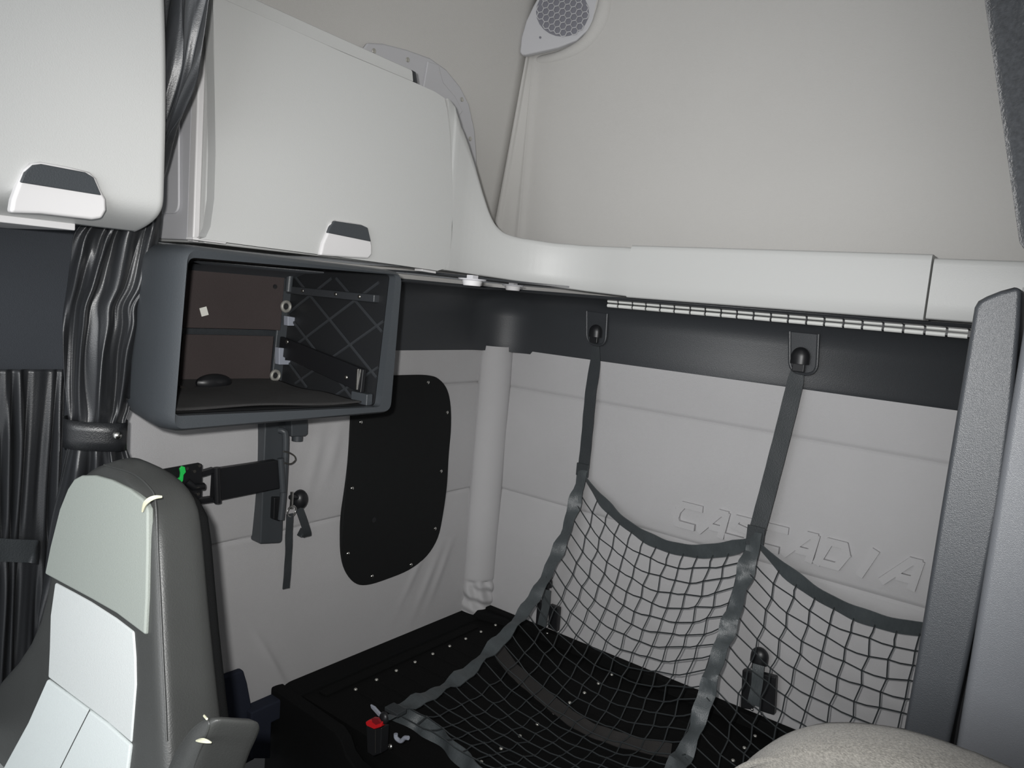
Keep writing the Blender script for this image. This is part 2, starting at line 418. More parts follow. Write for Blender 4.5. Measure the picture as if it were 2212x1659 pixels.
def fascia(pl, topz, botz, th=.012):
    cols = []
    for i, (x, y) in enumerate(pl):
        a, b = pl[max(0, i - 1)], pl[min(len(pl) - 1, i + 1)]; tx, ty = b[0] - a[0], b[1] - a[1]; l = math.hypot(tx, ty); nx, ny = -ty / l, tx / l   # into the shelf
        zt, zb = topz(i, x, y), botz(i, x, y); h = zt - zb; ring = []
        for (d, q) in ((.006, 0), (.0015, .006), (0, .03), (0, .3), (0, .6), (0, .9), (.0008, .97), (.003, 1.0), (.008, 1.0), (.03, .985), (.03, .0)):
            zz = zb + h * q if .03 <= q <= .97 else (zb + q * h)
            ring.append(W(x + nx * d, y + ny * d, zz))
        cols.append(ring)
    return MB().loft(cols)
fine = []
for (p, q) in zip(plan, plan[1:]):
    for k in range(3): fine.append((p[0] + (q[0] - p[0]) * k / 3, p[1] + (q[1] - p[1]) * k / 3))
fine.append(plan[-1])
tz = [zon(topc, x, y, .04, .26) for x, y in fine]; bz = [zon(botc, x, y, -.01, .05) for x, y in fine]
# smooth the read-back
for _ in range(3):
    tz = [tz[0]] + [(tz[i - 1] + 2 * tz[i] + tz[i + 1]) / 4 for i in range(1, len(tz) - 1)] + [tz[-1]]
    bz = [bz[0]] + [(bz[i - 1] + 2 * bz[i] + bz[i + 1]) / 4 for i in range(1, len(bz) - 1)] + [bz[-1]]
fascia(fine, lambda i, x, y: tz[i], lambda i, x, y: bz[i]).build('corner_fascia', cream, shf, angle=50)
zt0, zb0 = tz[-1], bz[-1]
fp = [(-.4875 + .3405 * k / 8, .856) for k in range(9)]
fascia(fp, lambda i, x, y: zt0 + .0025, lambda i, x, y: zb0 - .0012).build('flap_panel', cream, shf, angle=50)
fp = [(-.1455 + .27 * k / 8, .86 + .0 * k) for k in range(9)]
fascia(fp, lambda i, x, y: zt0 - .001, lambda i, x, y: zb0 + .0005).build('end_fascia', cream, shf, angle=50)
MB().prism([W(-.66, .70, .0175), W(-.63, .80, .0165), W(-.56, .86, .0155), W(-.47, .87, .0155), W(.12, .87, .0155), W(.12, .995, .0155), W(-.75, .995, .0155), W(-.80, .96, .0165), W(-.80, .70, .0175)], (0, 0, .006)).build('underside', dtrim, shf)

# small things under the locker
for (px, py, lab) in ((1020, 609, 'small pale button under the overhead shelf corner, nearer the dark cubby'), (1108, 621, 'small pale button under the overhead shelf corner, nearer the hanging net')):
    p = H(px, py, .0105)
    b = thing('push_button', lab, 'button', p, 'pale buttons under the overhead shelf corner')
    MB().disc(p + Vector((0, 0, .004)), NZ, .034, .004, 20, .036).build('flange', greyp if False else bracketm, b)
    MB().disc(p + Vector((0, 0, -.010)), NZ, .022, .014, 20, .026).build('cap', creamw, b, bevel=.002)
    MB().box(p + Vector((0, 0, .0115)), (.02, .02, .010)).build('stem', bracketm, b)

# light strip below the shelf
ys = .948
a, b = B(1312, 654, ys), B(2092, 722, ys); zc = (a.z + b.z) / 2
ls = thing('light_strip', 'long thin strip of bright reflector segments under the cream back shelf', 'light strip', Vector(((a.x + b.x) / 2, a.y, zc - .02)))
MB().box(((a.x + b.x) / 2 + .06, a.y + .02, zc + .005), (b.x - a.x + .13, .03, .032)).build('housing', blackp, ls, bevel=.003)
div = [158, 213, 284, 350, 420, 490, 568, 642, 720, 798, 880, 965, 1050, 1140, 1228, 1322, 1415, 1517, 1617, 1722, 1830, 1940, 2055]
for i in range(len(div) - 1):
    x0 = B(div[i] / 2.2757 + 1240, 660 + (div[i] - 158) / 2.2757 * .086, ys).x; x1 = B(div[i + 1] / 2.2757 + 1240, 660 + (div[i + 1] - 158) / 2.2757 * .086, ys).x
    for (dz, hh) in ((.0075, .0055), (-.0065, .006)):
        c = MB(); w = x1 - x0 - .006
        n = 6; c.loft([[Vector((x0 + .003 + w * k / n, a.y + .004 + q[0], zc + dz + q[1] * hh)) for q in ((0, -1), (-.004, -.4), (-.003, .5), (.002, 1), (.005, 1), (.005, -1))] for k in range(n + 1)])
        c.build('reflector', refl, ls)

# ------------------------------------------------------------------ loudspeaker
p0, nn = (-.735, .975, .42), Vector((.35, -.93, -.05))
def SP(px, py, off=0.0):
    n = nn.normalized(); q = Vector(p0) + n * off; return PL(px, py, q, n)
nw = nn.normalized()
sp = thing('loudspeaker', 'grey teardrop loudspeaker grille high in the back left corner', 'speaker', SP(1150, 110))
out = [(1123, 112), (1126, 80), (1136, 45), (1152, 12), (1170, -20), (1200, -48), (1250, -55), (1288, -35), (1295, 0), (1290, 30), (1274, 62), (1245, 88), (1205, 103), (1160, 113), (1135, 119), (1126, 118)]
MB().prism([SP(x, y) for x, y in out], -nw * .03).build('bezel', bracketm, sp, bevel=.006, seg=3)
MB().prism([SP(1215 + 57 * math.cos(k * .2618), 26 + 53 * math.sin(k * .2618), .0008) for k in range(24)], -nw * .004).build('speaker_cone', grillem, sp)
gr = MB(); C0 = SP(1215, 26, .0035); ex = (SP(1225, 30.5, .0035) - C0).normalized(); ez = nw.cross(ex).normalized()
RX_ = (SP(1271, 26, .0035) - C0).length; RZ_ = (SP(1215, 79, .0035) - C0).length; hs = RX_ / 7.0
for i in range(-9, 10):
    for j in range(-9, 10):
        cx_ = hs * 1.732 * (i + .5 * (j % 2)); cz_ = hs * 1.5 * j
        if (cx_ / RX_) ** 2 + (cz_ / RZ_) ** 2 < .84:
            hexp = [C0 + ex * (cx_ + hs * math.sin(math.pi / 3 * k)) + ez * (cz_ + hs * math.cos(math.pi / 3 * k)) for k in range(6)]
            for k in range(3): gr.tube([hexp[k], hexp[k + 1]], .0017, 5)
            gr.tube([hexp[4], hexp[5]], .0017, 5); gr.tube([hexp[3], hexp[4]], .0017, 5)
gr.build('grille', bracketm, sp)
MB().disc(SP(1167, 81, .001), nw, .004, .002, 12).build('screw', grillem, sp)

# riveted gusset panel behind the locker top
gp = thing('gusset_panel', 'riveted pale grey gusset panel curving behind the right end of the overhead locker', 'panel', L(920, 330, .79))
go = [(786, 104), (795, 92), (830, 94), (880, 107), (930, 125), (965, 150), (995, 187), (1014, 225), (1026, 280), (1030, 330), (1031, 372), (1020, 400), (980, 380), (900, 300), (800, 200), (760, 140)]
MB().prism([L(x, y, .787) for x, y in go], (-.012, 0, 0)).build('plate', bracketm, gp, bevel=.006, seg=3)
MB().prism([L(x, y, .7845) for x, y in [(925, 132), (948, 140), (958, 178), (985, 210), (1000, 240), (985, 260), (950, 215), (915, 190)]], (-.006, 0, 0)).build('pressed_fold', bracketm, gp, bevel=.005, seg=3)
sc0 = None
for (x, y) in ((808, 110), (881, 129), (948, 159), (998, 215), (1016, 300)):
    p = L(x, y, .786)
    if sc0 is None:
        sc0 = MB().ball(p, .0075, (.5, 1, 1), 10).build('rivet', zinc, gp); base = ORI[sc0.name] - p
    else: inst(sc0, p + base, gp)

# ------------------------------------------------------------------ front overhead locker (over the passenger seat)
CQ = .60
fl = thing('overhead_locker', 'cream overhead locker at the left edge, nearest, over the passenger seat', 'locker', W(-.7, .24, .03))
def fface(u, v):     # u along y, v up: bowed door with rolled bottom edge
    z = .0262 + v * .36; y = .08 + u * .2315
    bow = .006 * ((z - .09) / .10) ** 2 if z > .09 else 0
    if z < .056: bow += .046 * ((.056 - z) / .0298) ** 3.0
    e = (1 - u) * .2315
    if e < .006: bow += .006 - math.sqrt(max(0, .006 ** 2 - (.006 - e) ** 2))
    return W(-CQ - bow, y, z)
bd = MB(); nu, nvv = 60, 60
rows = []
for j in range(nvv + 1):
    v = (j / nvv) ** 1.5
    rows.append([fface(1 - (1 - i / nu) ** 2, v) for i in range(nu + 1)])
vs = [p for r in rows for p in r]; m = nu + 1
bd.add(vs, [(j * m + i, j * m + i + 1, (j + 1) * m + i + 1, (j + 1) * m + i) for j in range(nvv) for i in range(nu)])
fd = bd.build('door', cream, fl, angle=70)
md = fd.modifiers.new('Solidify', 'SOLIDIFY'); md.thickness = .012; md.offset = -1
MB().cbox((-.775, .08, .0275), (-.655, .2800, .34)).build('body', cream, fl, bevel=.004)
MB().cbox((-.78, .08, .0215), (-.643, .262, .0270)).build('bottom_lip', creamw, fl, bevel=.002)
def cface(pts, c): return [L(px, py, c) for px, py in pts]
handle(None, [(22, 460), (27, 430), (40, 395), (52, 366), (68, 352), (90, 349), (150, 360), (195, 371), (210, 385), (220, 410), (231, 430), (232, 455), (222, 472), (200, 475), (90, 462)],
       [(45, 394), (54, 372), (72, 356), (90, 354), (185, 372), (203, 383), (220, 422)], CQ - .004, fd)

# ------------------------------------------------------------------ open cubby under the rear locker
tv = thing('open_cubby', 'open charcoal plastic cubby box hung under the overhead locker on the left wall', 'cubby', W(-.70, .45, -.14))
CT = .60
def Lq(pts, c, dx=0): return [L(x, y, c) for x, y in pts]
inn = Lq([(408, 556), (856, 594), (823, 879), (376, 899)], CT)
rim = Lq([(401, 533), (868, 590), (843, 889), (370, 930)], CT)
def shift(q, x, dl, dr, dt, db):
    a = [Vector((W(x, 0, 0).x, p.y, p.z)) for p in q]
    a[0] += Vector((0, dl * S, dt * S)); a[1] += Vector((0, dr * S, dt * S)); a[2] += Vector((0, dr * S, -db * S)); a[3] += Vector((0, dl * S, -db * S)); return a
rg = []
rg.append(roundq([Vector((W(-.795, 0, 0).x, p.y, p.z)) for p in inn], .012))
rg.append(roundq([Vector((W(-.61, 0, 0).x, p.y, p.z)) for p in inn], .012))
rg.append(roundq(inn, .014))
rg.append(roundq(shift(rim, -.5985, .0015, -.001, -.002, -.001), .022))
rg.append(roundq(shift(rim, -.601, 0, .001, .0008, .0008), .03))
rg.append(roundq(shift(rim, -.610, -.003, .003, .002, .003), .04))
rg.append(roundq(shift(rim, -.628, -.0048, .004, .003, .0045), .045))
rg.append(roundq(shift(rim, -.66, -.001, .004, .003, .0045), .05))
rg.append(roundq(shift(rim, -.795, .020, .003, .002, .000), .05))
mb = MB(); mb.loft(rg[1:], cap=False)
n = len(rg[0]); mb.f.append(tuple(range((len(rg) - 2) * n, (len(rg) - 1) * n)))
mb.build('shell', dtrim2, tv, angle=50)
cen = sum(rg[1], Vector()) / len(rg[1])
lin = [[Vector((q.x, 0, 0)) + Vector((0, cen.y + (q.y - cen.y) * .996, cen.z + (q.z - cen.z) * .994)) for q in r_] for r_ in (rg[0], rg[1])]
mb = MB(); mb.loft(lin, cap=False); mb.f.append(tuple(range(len(lin[0])))[::-1])
mb.build('inner_faces', cubby_in, tv, angle=50)
xb = .783
b1 = MB().prism(Lq([(405, 555), (616, 592), (606, 714), (575, 712), (395, 708)], .776), (-.008, 0, 0)).build('back_board', brownb, tv, bevel=.0015, label='brown board, upper of two, with a white sticker')
MB().prism(Lq([(431, 666), (446, 662), (451, 680), (436, 684)], .7745), (-.001, 0, 0)).build('sticker', white, b1)
MB().disc(L(594, 619, .7745), NX, .006, .002, 14).build('screw', blackp, b1)
MB().prism(Lq([(396, 722), (592, 726), (582, 835), (384, 835)], .780), (-.006, 0, 0)).build('back_board', brownb, tv, bevel=.0015, label='brown board, lower of two')
# mounting bracket, ring bolts, latches
br = MB().prism(Lq([(612, 585), (650, 588), (636, 690), (628, 775), (640, 840), (586, 838), (600, 700)], .778), (-.010, 0, 0)).build('mount_bracket', dtrim2, tv, bevel=.003)
MB().tube([L(627, 590, .772), L(623, 630, .772)], .010, 12).build('post', dtrim2, br)
for (x, y, r) in ((618, 662, .013), (595, 811, .0125), (640, 811, .0125)):
    q = L(x, y, .768); o = MB().torus(q, NX, r, .0045, 18, 8).build('eye_bolt', zinc, br)
    MB().disc(q - NX * .006, NX, r * .8, .004, 14).build('bolt_socket', blackp, o)
for (x0, y0, x1, y1) in ((603, 751, 641, 788), (622, 683, 640, 704)):
    MB().prism(Lq([(x0, y0), (x1, y0 + 3), (x1 - 3, y1), (x0, y1)], .765), (-.02, 0, 0)).build('latch_tab', greyp, br, bevel=.002, label='pale grey latch tab')
MB().prism(Lq([(617, 766), (637, 768), (636, 780), (616, 778)], .7645), (-.001, 0, 0)).build('latch_slot', blackp, br)
# moulded diamond ribs on the right inner side
def IW(x, z):
    zz = W(0, 0, z).z; k = (zz - inn[2].z) / (inn[1].z - inn[2].z)
    return Vector((W(x, 0, 0).x, inn[2].y + (inn[1].y - inn[2].y) * k - .002, zz))
ribs = MB()
for sgn in (1, -1):
    for k in range(-6, 8):
        # line z = sgn*.6*(x+.70)+ .047*k -.05
        pts = []
        for i in range(41):
            x = -.79 + .179 * i / 40; z = sgn * .62 * (x + .70) + .0496 * k - .045
            if -.128 < z < .004: pts.append(IW(x, z))
        if len(pts) > 2: ribs.tube([pts[0], pts[-1]], .0038, 6)
ribs.build('diamond_ribs', dtrim, tv)
bar = MB().prism([IW(-.775, -.072) - NY * .012, IW(-.622, -.0925) - NY * .012, IW(-.622, -.118) - NY * .012, IW(-.775, -.094) - NY * .012], (0, -.012, 0)).build('steel_bar', blackm, tv, bevel=.002)
for (x, z) in ((-.76, -.077), (-.648, -.1045)):
    MB().ball(IW(x, z) - NY * .025, .006, (1, .5, 1), 10).build('screw', dullm, bar)
MB().box(IW(-.629, -.104) - NY * .026, (.004, .004, .052)).build('silver_edge', chrome, bar)  # thin silver metal edge of the bar
MB().box(IW(-.625, -.1245) - NY * .012, (.06, .02, .03)).build('foot_bracket', dtrim2, tv, bevel=.003)
MB().box(IW(-.70, -.016) - NY * .006, (.36, .02, .02)).build('top_rib', dtrim, tv, bevel=.003)
for x in (-.745, -.685, -.645): MB().ball(IW(x, -.0155) - NY * .018, .005, (1, .5, 1), 8).build('screw', dullm, tv)
zf = inn[3].z + .006
fel = MB()
def felt(u, v):
    x = -.785 + .165 * v; y0, y1 = inn[3].y + .004, inn[2].y - .02
    return Vector((W(x, 0, 0).x, y0 + (y1 - y0) * u, zf + .008 * (1 - u) * 0 + (inn[2].z - inn[3].z) * u + .004 * math.sin(9 * u + 4 * v) * math.sin(7 * v) + .022 * max(0, .45 - v) ** 1.2))
fel.grid(felt, 40, 24).build('felt_liner', foamd, tv, angle=80, solid=.004)
pad = MB(); q = L(462, 826, .745)
for k in range(1): pad.ball(q, .035, (.55, 1.35, .62), 14)
pad.build('cable_boot', blackp, tv)
MB().tube([q + Vector((-.005, -.035, -.01)), q + Vector((.01, -.07, -.015)), q + Vector((.02, -.10, -.004))], .004, 6).build('cable', dullm, tv)

# ------------------------------------------------------------------ rail, folding arm, straps on the left wall
ra = thing('wall_rail', 'charcoal vertical channel rail on the grey left wall below the cubby', 'rail', L(590, 1180, .80))
rail = Lq([(576, 840), (624, 838), (611, 1168), (606, 1174), (562, 1176)], .785)
MB().prism(rail, (-.05, 0, 0)).build('channel', dtrim2, ra, bevel=.006)
MB().prism(Lq([(593, 1075), (611, 1075), (608, 1120), (605, 1127), (591, 1122)], .778), (-.02, 0, 0)).build('slider', blackm, ra, bevel=.003)
ro = MB().tube(spline([L(603, 929, .776), L(611, 931, .772), L(617, 942, .77), L(616, 1000, .77), L(612, 1070, .77), L(607, 1122, .77)], 30), .0095, 10).build('lock_rod', dtrim2, ra)
MB().tube(spline([L(612, 975, .765), L(625, 978, .765), L(636, 985, .765), L(638, 994, .765), L(628, 1002, .765), L(614, 1000, .765)], 24), .0022, 6).build('pull_ring', dullm, ro)
bx = thing('wall_box', 'small black box with a round foot under the right half of the open cubby', 'box', L(645, 950, .785))
MB().prism(Lq([(630, 890), (667, 890), (666, 938), (660, 943), (630, 944)], .772), (-.05, 0, 0)).build('housing', dtrim2, bx, bevel=.004)
MB().disc(L(642, 952, .785), NZ, .016, .02, 14).build('round_foot', dtrim2, bx)

am = thing('folding_arm', 'black steel folding swing arm with a mounting plate, hinged to the wall rail', 'arm', L(530, 1085, .765))
MB().prism(Lq([(466, 1014), (600, 994), (606, 1000), (612, 1050), (606, 1055), (468, 1083), (462, 1078)], .757), (-.022, 0, 0)).build('arm_plate', blackm, am, bevel=.003)
MB().tube([L(468, 1010, .752), L(470, 1086, .752)], .009, 10).build('hinge_pin', blackm, am)
MB().tube([L(606, 990, .757), L(611, 1062, .757)], .009, 10).build('hinge_pin', dtrim2, am)
for (a, b) in (((466, 1016), (418, 1030)), ((462, 1079), (420, 1085))):
    MB().prism(Lq([(a[0], a[1] - 5), (a[0], a[1] + 6), (b[0], b[1] + 6), (b[0], b[1] - 5)], .752), (-.02, 0, 0)).build('fork', blackm, am, bevel=.002)
pt = MB().prism(Lq([(340, 1016), (430, 1000), (437, 1003), (436, 1074), (430, 1078), (345, 1092)], .745), (-.006, 0, 0)).build('mounting_plate', blackm, am, bevel=.001)
for (x, y) in ((431, 1006), (420, 1018), (428, 1067), (404, 1012)): MB().disc(L(x, y, .7445), NX, .004, .002, 10).build('screw', dullm, pt)
MB().tube([L(404, 1040, .74), L(418, 1052, .738), L(440, 1050, .738)], .009, 10).build('thumb_screw', blackm, am)
MB().ball(L(426, 1052, .737), .007, (1, 2.2, .7), 10).build('screw_tip', dullm, am)
gt = Lq([(389, 1013), (394, 1007), (400, 1009), (402, 1020), (397, 1026), (396, 1038), (391, 1046), (383, 1036), (390, 1031), (391, 1022)], .738)
MB().prism(gt, (-.006, 0, 0)).build('release_tag', green, am, bevel=.001, label='bright green release tag')

wl = thing('hanging_strap_latch', 'black snap latch with two hanging straps on the left wall beside the rail', 'latch', L(640, 1120, .78))
MB().ball(L(648, 1079, .778), .030, (.75, .78, 1.0), 14).build('cap', blackp, wl)
MB().tube([L(627, 1074, .772), L(645, 1075, .775)], .007, 8).build('latch_bar', blackp, wl)
MB().tube([L(631, 1062, .770), L(629, 1098, .770)], .0045, 8).build('pin', chrome, wl)
MB().torus(L(630, 1104, .768), (1, .1, 0), .0165, .002, 20, 6, (1, .9)).build('d_ring', chrome, wl)
MB().ribbon(spline([L(626, 1110, .768), L(624, 1160, .768), L(623, 1200, .769), L(618, 1271, .768)], 30), NY, .022, .003, .0006).build('strap', webd, wl, label='longer strap hanging straight down')
MB().ribbon(spline([L(646, 1098, .772), L(654, 1120, .770), L(662, 1145, .770), L(664, 1158, .774), L(656, 1154, .780), L(646, 1148, .781)], 24), NY, .024, .003).build('strap', webd, wl, label='shorter strap, folded back at the tip')

# ------------------------------------------------------------------ access panel
ap = thing('access_panel', 'black carpeted access panel with bright screws, rounded corners, on the grey left wall', 'panel', L(850, 1265, .80))
po = [(842, 813), (880, 811), (925, 811), (948, 818), (966, 840), (974, 875), (975, 925), (970, 985), (966, 1050), (957, 1115), (946, 1163), (922, 1202), (885, 1231), (838, 1251), (795, 1264), (768, 1260), (747, 1235), (738, 1198), (740, 1140), (750, 1020), (760, 900), (772, 842), (798, 818)]
MB().prism(closed(Lq(po, .796), 90), (-.016, 0, 0)).build('board', board, ap, bevel=.0025)
s0 = None
for (x, y) in ((925, 826), (966, 891), (953, 1018), (940, 1142), (888, 1220), (804, 1245), (752, 1196), (761, 1055), (780, 912), (845, 829)):
    p = L(x, y, .7955)
    if s0 is None: s0 = MB().ball(p, .0065, (.6, 1, 1), 10).build('screw', chrome, ap); base = ORI[s0.name] - p
    else: inst(s0, p + base, ap)
MB().disc(L(808, 1123, .7957), NX, .009, .0006, 18).build('plug', blackp, ap)

# ------------------------------------------------------------------ bunk base
bk = thing('bunk_bed', 'black bunk bed base with ribbed deck and bright rivets along the back wall', 'bunk', W(-.35, .8, FZ))
DZ = -.545
MB().cbox((-.765, .60, DZ - .02), (.12, .986, DZ)).build('deck', deckm, bk)
lip = MB()
lip.prism([W(-.806, .593, -.538), W(-.765, .593, -.542), W(-.765, .593, -.60), W(-.806, .593, -.60)], (0, .405 * S, 0))
lip.build('side_lip', blackc, bk, bevel=.008, seg=3)
MB().cbox((-.765, .972, -.56), (.12, .986, -.528)).build('back_lip', deckm, bk, bevel=.004)
MB().prism([W(-.803, .955, -.56), W(-.77, .985, -.56), W(-.70, .985, -.56), W(-.70, .975, -.56), W(-.765, .955, -.56)], (0, 0, .028 * S)).build('corner_block', blackc, bk, bevel=.02, seg=4)
MB().cbox((-.757, .62, -.553), (-.742, .93, -.5425)).build('channel_step', deckm, bk, bevel=.003)
fr = [W(-.806, .592, -.536), W(-.70, .592, -.540), W(-.668, .592, -.541), W(-.655, .592, -.548), W(-.645, .592, -.562), W(-.63, .592, -.569), W(-.60, .592, -.571), W(.12, .592, -.571), W(.12, .592, FZ + .004), W(-.806, .592, FZ + .004)]
MB().prism(fr, (0, -.04, 0)).build('front_fascia', blackc, bk, bevel=.006, seg=3)
MB().cbox((-.80, .605, FZ + .002), (.115, .984, DZ - .021)).build('box', blackc, bk)
ysl = [.6595 + .0373 * k for k in range(8)]
r0 = None; rb0 = None
for k, yy in enumerate(ysl):
    c = MB().tube([W(-.722, yy, DZ - .0015), W(-.60, yy, DZ - .0015), W(-.30, yy, DZ - .0015), W(.10, yy, DZ - .0015)], .006, 8)
    c.build('deck_rib', deckm, bk)
for xx in (-.729, -.506, -.289):
    for yy in [.6595 + .0373 * k for k in range(9)]:
        p = W(xx, yy, DZ + .0012)
        if r0 is None: r0 = MB().ball(p, .0058, (1, 1, .7), 10).build('rivet', zinc, bk); base = ORI[r0.name] - p
        else: inst(r0, p + base, bk)

# ------------------------------------------------------------------ cargo net
net = thing('bunk_net', 'dark webbing and cord safety net hung across the bunk from the back wall', 'net', W(-.40, .80, -.53))
CL, CR = .598, .315
Ls = [L(1261, 1010, CL), L(1246, 1070, CL), L(1222, 1150, CL), L(1195, 1212, CL), L(1165, 1272, CL), L(1130, 1324, CL), L(1090, 1372, CL), L(1045, 1418, CL), L(1000, 1459, CL), L(930, 1500, CL), L(852, 1534, CL)]
Rs = [L(1634, 1152, CR), L(1612, 1230, CR), L(1582, 1330, CR), L(1560, 1392, CR), L(1540, 1450, CR), L(1512, 1545, CR), L(1484, 1618, CR)] + [W(-.313, .74, -.513), W(-.312, .685, -.522), W(-.312, .63, -.522)]
dR = Vector(((.30) * S, 0, -.0 * S))
Ls = resample(spline(Ls, 60), 56); Rs = resample(spline(Rs, 60), 56)
R2 = [p + dR for p in Rs]
def surf(A, Bp, u, v, sag, push=0.0):
    t = v * 56; k = min(int(t), 55); w = t - k
    a = A[k].lerp(A[k + 1], w); b = Bp[k].lerp(Bp[k + 1], w)
    p = a.lerp(b, u)
    s_ = 4 * u * (1 - u)
    p.z -= sag * s_ * (1 - v) ** 1.3
    p.y -= push * s_ * math.sin(math.pi * min(1, v * 1.15)) * 0 + .0
    lim = W(0, 0, DZ + .006).z
    dip = .05 * s_ * math.sin(math.pi * v) 
    p.z -= dip; p.y -= .03 * s_ * math.sin(math.pi * v) * 0
    if p.z < lim: p.z = lim + (lim - p.z) * 0
    edge = max(groove(u, .05), groove(u - 1, .05))
    p.y += .009 * edge * (1 - .6 * v); p.z -= .006 * edge * v
    return p
def netting(A, Bp, sag, nu, nv, v0=.035):
    mb = MB(); 
    def wob(i, j, p): return p + Vector((.004 * math.sin(i * 2.4 + j * 3.1), 0, .004 * math.sin(i * 1.7 - j * 2.2)))
    P = [[wob(i, j, surf(A, Bp, (i + .5) / nu if 0 < i < nu else i / nu, v0 + (1 - v0) * j / nv, sag)) for i in range(nu + 1)] for j in range(nv + 1)]
    def seg(a, b, k):
        d = b - a; m = a.lerp(b, .5) + Vector((0, 0, -.0025 if k else .0)); return [a, m]
    for j in range(1, nv + 1):
        pts = []
        for i in range(nu): pts += seg(P[j][i], P[j][i + 1], (i + j) % 2)
        mb.tube(pts + [P[j][nu]], .0019, 5)
    for i in range(1, nu):
        pts = []
        for j in range(nv): pts += seg(P[j][i], P[j + 1][i], (i + j) % 2)
        pts[0] = surf(A, Bp, (i + .5) / nu, .012, sag) + Vector((0, .004, -.022))
        mb.tube(pts + [P[nv][i]], .0019, 5)
    for j in range(1, nv):
        for i in range(1, nu): mb.ball(P[j][i], .0034, (1, 1, 1), 5)
    return mb
SAG = .125
netting(Ls, Rs, SAG, 13, 24).build('netting', cordm, net)
netting(Rs, R2, SAG, 13, 24).build('netting', cordm, net)
MB().ribbon(Ls, NX, .044, .003, .005, .085, .3, .012).build('edge_band', web, net)
MB().ribbon(Rs, NX, .044, .003, .008, .085, 1.0, .020).build('edge_band', web, net)
MB().ribbon(R2, NX, .044, .003, .004).build('edge_band', web, net)
for A, Bp, nm in ((Ls, Rs, 'top_band'), (Rs, R2, 'top_band')):
    pts = [surf(A, Bp, i / 48, .012, SAG) + Vector((0, -.004, -.010)) for i in range(49)]
    MB().ribbon(pts, lambda t: Vector((0, -.35, 1)), lambda t: .020 + .026 * min(1, 7 * t, 9 * (1 - t) + .25), .003, .0015, .10, .5, .004).build(nm, web, net)
# stitched joins
for (q, w, h) in ((Ls[0], .050, .045), (Rs[0], .052, .06)):
    MB().box(q + Vector((0, -.006, -.008)), (w, .006, h)).build('stitched_join', webd, net, bevel=.002)
# upper straps to the wall anchors
up1 = spline([B(1288, 738, .985), B(1285, 790, .985), L(1276, 850, CL), L(1268, 940, CL), L(1261, 1010, CL)], 30)
MB().ribbon(up1, NX, lambda t: .026 + .018 * min(1, 4 * t), .003, .0008).build('hanging_strap', webd, net)
up2 = spline([B(1724, 790, .975), B(1717, 830, .972), B(1690, 940, .962), B(1655, 1075, .951), Rs[0]], 30)
MB().ribbon(up2, NX, lambda t: .030 + .018 * min(1, 4 * t), .003, .0008).build('hanging_strap', webd, net)
# front edge band and the strap lying on the deck
fe = spline([L(852, 1537, .612), H(905, 1562, -.528), H(950, 1592, -.528), H(1000, 1640, -.530), H(1062, 1700, -.530), W(-.40, .625, -.525), Rs[-1]], 60)
MB().ribbon(fe, lambda t: Vector((.1, .35, 1)), .046, .003, .006, .12, 2.0, .010).build('front_band', web, net)
ul = spline([H(1072, 1397, -.528), H(1105, 1442, -.532), H(1160, 1492, -.533), H(1250, 1562, -.533), H(1340, 1598, -.533), H(1450, 1622, -.530)], 40)
MB().ribbon(ul, lambda t: Vector((.1, .9, .38)), .046, .003, .002).build('deck_strap', webb, net, label='brownish strap lying on the deck under the cords')
ee = L(852, 1534, CL)
MB().box(ee + Vector((.004, .0, .002)), (.05, .035, .012)).build('stitched_join', webd, net, bevel=.002)

# ------------------------------------------------------------------ anchors for the net
def anchor(px, py, y, lab, recess, r, grp):
    p = B(px, py, y); t = thing('strap_anchor', lab, 'anchor', p, None)
    if recess:
        y -= .004
        x0, x1, y0, y1 = recess
        q = [B(x0, y0, y + .006), B(x1, y0 + 6, y + .006), B(x1 - 4, y1 + 6, y + .006), B(x0, y1, y + .006)]
        MB().prism(roundq(q, [.005, .005, .03, .03]), (0, .008, 0)).build('recess_plate', dtrim, t, bevel=.002)
        rq = roundq(q, [.004, .004, .035, .035], 8)
        rp = rq[9:27] ; rp = [q[1]] + rq[18:36] + [q[0]]
        MB().tube(resample(rp, 60), .0045, 8).build('recess_rim', dtrim, t)
    rings = []
    for k in range(9):
        a = k / 8 * math.pi / 2; rr = r * math.cos(a) if k else r
        rings.append([p + Vector((rr * math.cos(6.28319 * i / 16), -.3 * r + rr * .75 * math.sin(6.28319 * i / 16), r * 1.05 * math.sin(a))) for i in range(16)])
    rings = [[v - Vector((0, 0, r * .75)) for v in rings[0]]] + rings
    rings[-1] = [v.lerp(p + Vector((0, -.3 * r, r * 1.05)), .6) for v in rings[-2]]
    MB().loft(rings).build('cap', blackp, t, bevel=.001)
    MB().box(p + Vector((0, -.012, -r * 1.1)), (r * 1.3, .012, r * 1.0)).build('clip', blackp, t, bevel=.003)
    return t
anchor(1289, 717, .978, 'black snap anchor in the charcoal trim above the net corner near the bunk head', (1268, 1312, 672, 742), .024, None)
anchor(1731, 771, .972, 'black snap anchor in a rounded recess of the charcoal trim, near the right cabinet', (1706, 1768, 716, 805), .027, None)
anchor(1184, 1256, .975, 'black snap anchor behind the net beside the padded corner column', None, .022, None)
anchor(1643, 1416, .972, 'black snap anchor low on the back wall behind the right netting', None, .027, None)

